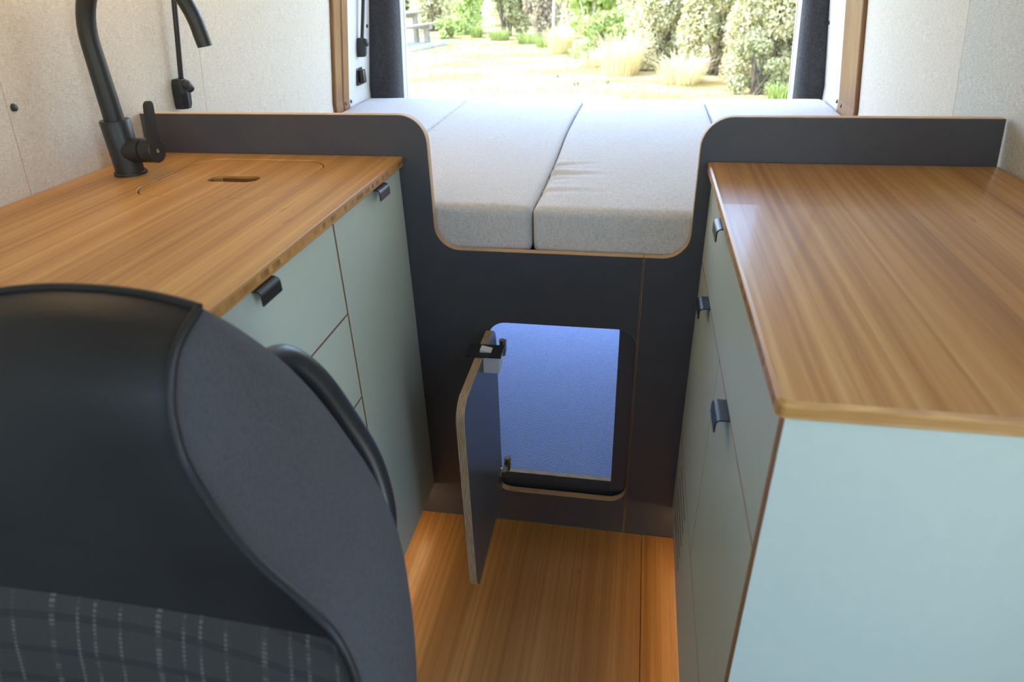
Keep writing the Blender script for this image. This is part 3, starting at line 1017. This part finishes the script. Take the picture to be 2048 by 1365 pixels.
cushion(-0.8865, -0.4800, 0.0235, 1.318, CB, zc, 'pale linen bed cushion along the wall with the reading lamps', 1,
        [(-0.482, 0.55, 0.10, 0.010, 0.0016, -1), (-0.482, 0.63, 0.12, 0.010, 0.0016, -1)])
cushion(-0.4775, -0.0445, 0.0235, 1.330, CB, zc + 0.003, 'pale linen bed cushion beside the wrinkled one, on the tap side of the partition notch', 2,
        [(-0.475, 0.46, 0.07, 0.008, 0.003, 1), (-0.475, 0.72, 0.08, 0.008, 0.0018, 1)], (0, 0.004))
cushion(-0.0415, 0.3915, 0.0235, 1.300, CB, zc, 'pale linen bed cushion wrinkled along its edge, behind the partition notch', 3,
        [(-0.04, 0.285, 0.16, 0.013, 0.0042, 1), (-0.04, 0.36, 0.12, 0.010, 0.0030, 1), (-0.04, 0.325, 0.08, 0.007, 0.0016, 1), (-0.04, 0.235, 0.10, 0.009, 0.0018, 1),
         (-0.04, 0.145, 0.17, 0.012, 0.0022, 1), (0.39, 0.28, 0.10, 0.010, 0.0016, -1), (0.39, 0.22, 0.14, 0.010, 0.0018, -1)], (0.004, 0))
cushion(0.3945, 0.8000, 0.0235, 1.316, CB, zc, 'pale linen bed cushion along the wall opposite the reading lamps', 4)
bb = box('bed_platform', (-0.880, 0.0190, CB - 0.022), (0.795, 1.335, CB - 0.0005), M['ply_pale'])
tag(bb, 'plywood bed platform under the linen cushions', 'bed')

# ------------------------------------------------------------------ cab seat (back towards the galley)
XC = -0.2938
seat = empty('cab_seat', (XC, -0.98, -0.004), 'dark cab seat with vinyl shoulders, grey fabric sides and plaid upholstery', 'seat')
S_ = [(-0.1867, -0.8491, 1.0611), (-0.1895, -0.8833, 1.0431), (-0.1903, -0.9031, 1.0151), (-0.1886, -0.9139, 0.9863), (-0.1796, -0.9238, 0.953), (-0.1481, -0.9409, 0.9143), (-0.1157, -0.9544, 0.8873), (-0.0733, -0.9679, 0.8613), (-0.0481, -0.976, 0.837), (-0.0338, -0.9841, 0.7928), (-0.0284, -0.9976, 0.7245), (-0.0284, -1.0156, 0.6345), (-0.0328, -1.0336, 0.5264)]
B_ = [(-0.1867, -0.8473, 1.0619), (-0.1777, -0.8221, 1.0305), (-0.167, -0.7951, 0.9899), (-0.1544, -0.7834, 0.9603), (-0.1382, -0.7744, 0.9224), (-0.1183, -0.769, 0.8729), (-0.1003, -0.7672, 0.8279), (-0.0851, -0.7681, 0.7793), (-0.0752, -0.7726, 0.7353), (-0.0698, -0.7789, 0.6903), (-0.0688, -0.7879, 0.6002), (-0.0733, -0.7996, 0.504), (-0.0779, -0.8131, 0.4184)]
C_ = [(XC, -0.8419, 1.07), (XC, -0.8815, 1.0575), (XC, -0.9103, 1.0214), (XC, -0.9229, 0.9854), (XC, -0.9292, 0.9449), (XC, -0.9337, 0.9044), (XC, -0.9382, 0.8702), (XC, -0.9427, 0.837), (XC, -0.9499, 0.8073), (XC, -0.9625, 0.7604), (XC, -0.9787, 0.6885), (XC, -0.9985, 0.6075), (XC, -1.0246, 0.5174)]
NR_ = 97
S, B, C = catmull(S_, NR_), catmull(B_, NR_), catmull(C_, NR_)
mir = lambda p: Vector((2 * XC - p.x, p.y, p.z))
def front_row(i, ns=40, lift=0.0):
    row = []
    for j in range(ns + 1):
        s = -1 + 2 * j / ns
        a = abs(s)
        e = S[i] if s > 0 else mir(S[i])
        w = a ** 2.2                     # stays on the centre profile, then curls out to the bolster
        p = Vector((C[i].x + (e.x - C[i].x) * (s if s > 0 else -s), 0, 0))
        lip = 0.0
        p.y = C[i].y + (e.y - C[i].y) * w - lift * (1 - a ** 6)
        p.z = C[i].z + (e.z - C[i].z) * w
        row.append(p)
    return row
TPL = 66
grid_obj('vinyl_front', [front_row(i) for i in range(0, TPL + 1)], M['vinyl'], seat)
grid_obj('plaid_front', [front_row(i, 40, 0.010 * min(1.0, ((i - TPL + 1) / 8.0)) ** 0.5) for i in range(TPL - 1, NR_)], M['plaid'], seat)
def side_rows(flip):
    rows = []
    for i in range(NR_):
        row = []
        for j in range(13):
            t = j / 12
            p = S[i].lerp(B[i], t)
            bul = math.sin(PI * t) * 0.020 * min(1, i / 12.0)
            p = p + Vector((bul, 0, bul * 0.25))
            row.append(mir(p) if flip else p)
        rows.append(row)
    return rows
grid_obj('side_panel', side_rows(False), M['seat_side'], seat)
grid_obj('side_panel', side_rows(True), M['seat_side'], seat)
rows = []
for i in range(NR_):
    row = []
    for j in range(25):
        t = j / 24
        p = B[i].lerp(mir(B[i]), t)
        p.y += math.sin(PI * t) * 0.035 * min(1, i / 20.0)
        if i < 12:
            p.z = p.z + (C[0].z - B[0].z) * math.sin(PI * t) * (1 - i / 12.0)
            p.y = p.y + (C[0].y - B[0].y) * math.sin(PI * t) * (1 - i / 12.0)
        row.append(p)
    rows.append(row)
grid_obj('back_shell', rows, M['black_plastic'], seat)
tube('piping', [p + Vector((0.001, -0.002, 0.001)) for p in S], 0.0042, M['vinyl'], seat, 10)
tube('piping', [mir(p) + Vector((-0.001, -0.002, 0.001)) for p in S], 0.0042, M['vinyl'], seat, 10)
tr = front_row(0)
tube('piping', [p + Vector((0, 0.001, 0.0005)) for p in tr], 0.0040, M['vinyl'], seat, 10)
# loop handle on the rear corner of the seat back
hp = catmull([(-0.1922, -0.7906, 0.9629), (-0.1832, -0.7501, 0.954), (-0.1678, -0.7267, 0.9153), (-0.149, -0.7096, 0.8469), (-0.1273, -0.7078, 0.7856), (-0.1111, -0.7249, 0.7289), (-0.0985, -0.7636, 0.7065)], 40)
tube('grab_handle', hp, [0.013 + 0.003 * math.sin(PI * i / 39) for i in range(40)], M['black_plastic'], seat, 16)
# cushion and base below the frame
box('seat_cushion', (XC - 0.25, -1.50, 0.34), (XC + 0.25, -0.97, 0.50), M['plaid'], seat, 0.045, seg=4)
box('seat_base', (XC - 0.21, -1.42, -0.004), (XC + 0.21, -0.86, 0.345), M['body_dark'], seat, 0.01)

# ------------------------------------------------------------------ outside
G = -0.60
gr = mesh_obj('ground', [(-60, -40, G), (60, -40, G), (60, 80, G), (-60, 80, G)], [(0, 1, 2, 3)], M['ground'])
gr['kind'] = 'structure'

rng = random.Random(11)
def leaf_cloud(n, pos, size, rnd):
    V, F = [], []
    for _ in range(n):
        p = pos(rnd)
        s = size * rnd.uniform(0.6, 1.35)
        d = Vector((rnd.gauss(0, 1), rnd.gauss(0, 1), rnd.gauss(0, 1) + 0.3)).normalized()
        q = d.orthogonal().normalized()
        q = Matrix.Rotation(rnd.uniform(0, 6.28), 3, d) @ q
        b = len(V)
        side = d.cross(q)
        V += [p - d * s * .5, p + side * s * .32 + q * s * .06, p + d * s * .5, p - side * s * .32 + q * s * .06]
        F.append((b, b + 1, b + 2, b + 3))
    return V, F

def raw_obj(name, V, F, m, parent=None):
    me = bpy.data.meshes.new(name)
    me.from_pydata([tuple(v) for v in V], [], F)
    me.materials.append(m)
    me.update()
    return link(bpy.data.objects.new(name, me), parent)

def shrub(name, label, cx, cy, rx, ry, h, n, leaf, m, seed, cat='shrub', group=None, zb=0.0, mstem='bark_dark'):
    rnd = random.Random(seed)
    e = empty(name, (cx, cy, G), label, cat, group)
    lobes = []
    for _ in range(max(9, int(26 * rx))):
        a = rnd.uniform(0, 6.28); q = rnd.uniform(0, 1) ** .5 * 0.72
        z = rnd.uniform(0.06, 0.88)
        lobes.append((Vector((cx + rx * q * math.cos(a), cy + ry * q * math.sin(a), G + zb + (h - zb) * z)), rnd.uniform(0.24, 0.42)))
    def pos(r):
        c, s = r.choice(lobes)
        d = Vector((r.gauss(0, 1), r.gauss(0, 1), r.gauss(0, 1))).normalized() * (r.uniform(0.25, 1) ** 0.4)
        p = c + Vector((d.x * rx * s, d.y * ry * s, d.z * h * s * 0.55))
        p.z = max(p.z, G + 0.02)
        return p
    V, F = leaf_cloud(n, pos, leaf, rnd)
    fo = raw_obj('foliage', V, F, m, e)
    fo['kind'] = 'stuff'
    geos = []
    for (c, s) in lobes[:12]:
        b0 = Vector((cx + rnd.uniform(-.2, .2) * rx, cy + rnd.uniform(-.2, .2) * ry, G))
        mid = b0.lerp(c, 0.5) + Vector((rnd.uniform(-.1, .1), rnd.uniform(-.1, .1), 0.1 * h))
        geos.append(tube_geo(catmull([b0, mid, c], 6), [0.025, 0.022, 0.018, 0.014, 0.010, 0.006], 6))
    Vs, Fs = merge(*geos)
    raw_obj('stems', Vs, Fs, M[mstem], e)
    return e

def tuft(name, label, cx, cy, r, h, n, m, seed, group=None):
    rnd = random.Random(seed)
    V, F = [], []
    for _ in range(n):
        a = rnd.uniform(0, 6.28); q = rnd.random() ** .5 * r * 0.45
        b0 = Vector((cx + q * math.cos(a), cy + q * math.sin(a), G))
        a2 = a + rnd.gauss(0, 0.6)
        ln = h * rnd.uniform(0.55, 1.1)
        out = rnd.uniform(0.15, 0.9) * r
        d = Vector((math.cos(a2), math.sin(a2), 0))
        sd_ = Vector((-d.y, d.x, 0)) * 0.006
        p1 = b0 + d * out * .3 + Vector((0, 0, ln * .6)); p2 = b0 + d * out + Vector((0, 0, ln * rnd.uniform(.7, 1)))
        b = len(V)
        V += [b0 - sd_, b0 + sd_, p1 + sd_ * .8, p1 - sd_ * .8, p2]
        F += [(b, b + 1, b + 2, b + 3), (b + 3, b + 2, b + 4)]
    o = raw_obj(name, V, F, m)
    return tag(o, label, 'grass', group)

# big pale hedge on the right
GH = 'pale shrubs of the hedge beside the lawn'
for i, (x, y, rx, ry, h, n) in enumerate(((0.55, 13.5, 0.85, 0.7, 2.4, 17000), (1.55, 12.5, 0.85, 0.7, 2.5, 20000), (2.35, 11.3, 0.85, 0.65, 2.2, 22000), (3.3, 10.4, 0.85, 0.7, 2.3, 18000), (4.5, 9.7, 0.9, 0.8, 2.4, 8000), (0.4, 15.3, 1.0, 0.8, 3.0, 12000), (2.3, 14.2, 1.0, 0.9, 3.2, 12000), (3.9, 12.6, 1.1, 0.9, 3.2, 7000))):
    shrub('shrub', 'pale olive shrub in the tall hedge beside the dry lawn', x, y, rx, ry, h, n, 0.075, M['leaf_pale'], 30 + i, 'shrub', GH)
shrub('shrub', 'low dull green shrub at the foot of the pale hedge', 2.0, 10.35, 0.5, 0.35, 0.8, 3500, 0.06, M['leaf_dark'], 51)
shrub('shrub', 'low fresh green shrub at the inner end of the pale hedge', -0.85, 15.3, 0.7, 0.5, 1.0, 2600, 0.11, M['leaf_green'], 52)
shrub('tree', 'broad-leaved light green young tree with a pale trunk', -1.1, 17.2, 1.1, 0.9, 3.4, 5200, 0.15, M['leaf_green'], 53, 'tree', None, 0.5, 'bark')
shrub('shrub', 'brownish shrub beside the thin pale trunks', -2.75, 19.6, 0.65, 0.6, 2.6, 5000, 0.11, M['leaf_brown'], 54)
shrub('shrub', 'dense dull green shrub at the back of the lawn', -4.05, 20.8, 0.8, 0.7, 2.8, 7000, 0.11, M['leaf_dark'], 55)
shrub('shrub', 'light green shrub between the dull green and the feathery ones', -5.45, 21.8, 0.7, 0.7, 2.8, 4500, 0.12, M['leaf_green'], 56)
shrub('shrub', 'pale feathery shrub at the end of the lawn', -7.0, 23.2, 0.95, 0.8, 2.6, 6500, 0.11, M['leaf_pale'], 57)
shrub('shrub', 'small green shrub in front of the pale feathery one', -5.9, 20.4, 0.4, 0.35, 0.7, 1500, 0.09, M['leaf_green'], 58)
for i, (x, y, rx, h) in enumerate(((-10.6, 31.0, 1.3, 3.4), (-13.8, 34.0, 1.5, 4.0), (-7.4, 28.0, 1.3, 3.4), (-17.4, 36.0, 1.7, 4.4))):
    shrub('tree', 'distant dull green tree beyond the picnic table', x, y, rx, rx, h, 4200, 0.20, M['leaf_dark'], 60 + i, 'tree', 'distant trees beyond the lawn', 0.1)
for i, (x, y, rx, h) in enumerate(((1.2, 18.6, 1.5, 4.5), (-1.7, 22.4, 1.5, 4.5), (-4.4, 25.2, 1.6, 4.5), (5.6, 15.5, 1.7, 4.8))):
    shrub('tree', 'pale olive tree rising behind the hedge', x, y, rx, rx, h, 5500, 0.16, M['leaf_pale'], 70 + i, 'tree', 'trees rising behind the hedge', 0.1)
# two thin pale trunks
for i, (x, y, lean) in enumerate(((-1.75, 17.3, -0.12), (-2.25, 18.2, 0.06))):
    tr_ = tube('sapling', catmull([(x, y, G), (x + lean * .3, y, G + 0.9), (x + lean, y + .1, G + 2.6)], 8), [0.045, 0.043, 0.04, 0.038, 0.035, 0.03, 0.026, 0.02], M['bark'], None, 8)
    tag(tr_, 'thin bare pale trunk standing at the lawn edge', 'tree', 'thin pale trunks')
GT = 'dry grass tufts along the hedge'
for i, (x, y, r, h, n) in enumerate(((-0.25, 12.6, 0.75, 0.8, 620), (-1.85, 16.3, 0.6, 0.7, 500), (0.85, 11.55, 0.75, 0.55, 420), (-0.85, 13.8, 0.5, 0.4, 240), (2.75, 9.75, 0.5, 0.4, 260))):
    tuft('grass_tuft', 'straw-coloured grass tuft along the foot of the hedge', x, y, r, h, n, M['straw'], 80 + i, GT)
for i, (x, y, r, h, n) in enumerate(((-3.0, 18.6, 0.6, 0.34, 320), (-4.0, 19.6, 0.6, 0.36, 320), (-4.9, 20.5, 0.4, 0.45, 260), (2.25, 9.85, 0.35, 0.28, 220), (-1.45, 15.6, 0.35, 0.26, 180), (-2.4, 17.6, 0.5, 0.3, 240))):
    tuft('grass_tuft', 'fresh green grass tuft at the lawn edge', x, y, r, h, n, M['grass_green'], 95 + i, 'green grass tufts at the lawn edge')
# short lawn blades, uncountable
V, F = [], []
for _ in range(42000):
    x = rng.uniform(-9, 3.2); y = rng.uniform(8.5, 20.5)
    if x > -0.6 and y > 12.0 - 0.8 * x or x > -4.5 and y > 15.0 - 0.95 * x:
        continue
    h = rng.uniform(0.015, 0.05); a = rng.uniform(0, 6.28); w = rng.uniform(0.006, 0.014)
    b = len(V)
    V += [(x - w * math.cos(a), y - w * math.sin(a), G), (x + w * math.cos(a), y + w * math.sin(a), G), (x + rng.uniform(-.04, .04), y + rng.uniform(-.04, .04), G + h)]
    F.append((b, b + 1, b + 2))
lawn = raw_obj('lawn_grass', V, F, M['lawn'])
tag(lawn, 'short dry grass blades covering the sunlit lawn', 'grass', kind='stuff')

# picnic table on its concrete slab
px, py, pa = -6.55, 17.75, R(-18)
pm = Matrix.Translation((px, py, G)) @ Matrix.Rotation(pa, 4, 'Z')
slab = empty('concrete_slab', (px, py, G), 'pale concrete slab under the picnic table on the lawn', 'slab')
box('slab_block', (-0.95, -1.05, 0.001), (0.98, 1.05, 0.10), M['concrete'], slab, 0.01, pm)
pt = empty('picnic_table', (px, py, G + 0.10), 'weathered wooden picnic table with attached benches on a slab', 'picnic table')
for i in range(4):
    box('top_plank', (-0.38 + i * 0.193, -0.95, 0.83), (-0.38 + i * 0.193 + 0.183, 0.95, 0.87), M['timber'], pt, 0.004, pm)
for s in (-1, 1):
    for q in (0, 1):
        xa = s * 0.62 + (q - 0.5) * 0.165
        box('bench_plank', (xa - 0.077, -0.95, 0.54), (xa + 0.077, 0.95, 0.58), M['timber'], pt, 0.004, pm)
for yq in (-0.62, 0.62):
    box('cross_beam', (-0.78, yq - 0.05, 0.43), (0.78, yq + 0.05, 0.5395), M['timber'], pt, 0.004, pm)
    box('top_beam', (-0.34, yq - 0.05, 0.74), (0.34, yq + 0.05, 0.8295), M['timber'], pt, 0.004, pm)
    for s in (-1, 1):
        box('post', (s * 0.62 - 0.065, yq - 0.065, 0.1005), (s * 0.62 + 0.065, yq + 0.065, 0.4295), M['timber'], pt, 0.006, pm)
        box('post', (s * 0.26 - 0.06, yq - 0.06, 0.1005), (s * 0.26 + 0.06, yq + 0.06, 0.7395), M['timber'], pt, 0.006, pm)
# leaf litter on the lawn
for i, (x, y) in enumerate(((-1.35, 12.0), (-0.95, 11.1), (-0.45, 11.3))):
    V, F = [], []
    rr_ = random.Random(i)
    for j in range(6):
        a = rr_.uniform(0, 6.28)
        p = Vector((x + 0.02 * math.cos(a), y + 0.02 * math.sin(a), G + 0.03))
        b = len(V)
        V += [p, p + Vector((0.05 * math.cos(a), 0.05 * math.sin(a), 0.03)), p + Vector((0.03 * math.cos(a + .7), 0.03 * math.sin(a + .7), 0.05)), p + Vector((0.0, 0.0, -0.025))]
        F += [(b, b + 1, b + 2), (b, b + 3, b + 1)]
    tag(raw_obj('dead_leaf', V, F, M['bark_dark']), 'curled brown dead leaf lying on the dry lawn', 'leaf', 'dead leaves on the lawn')
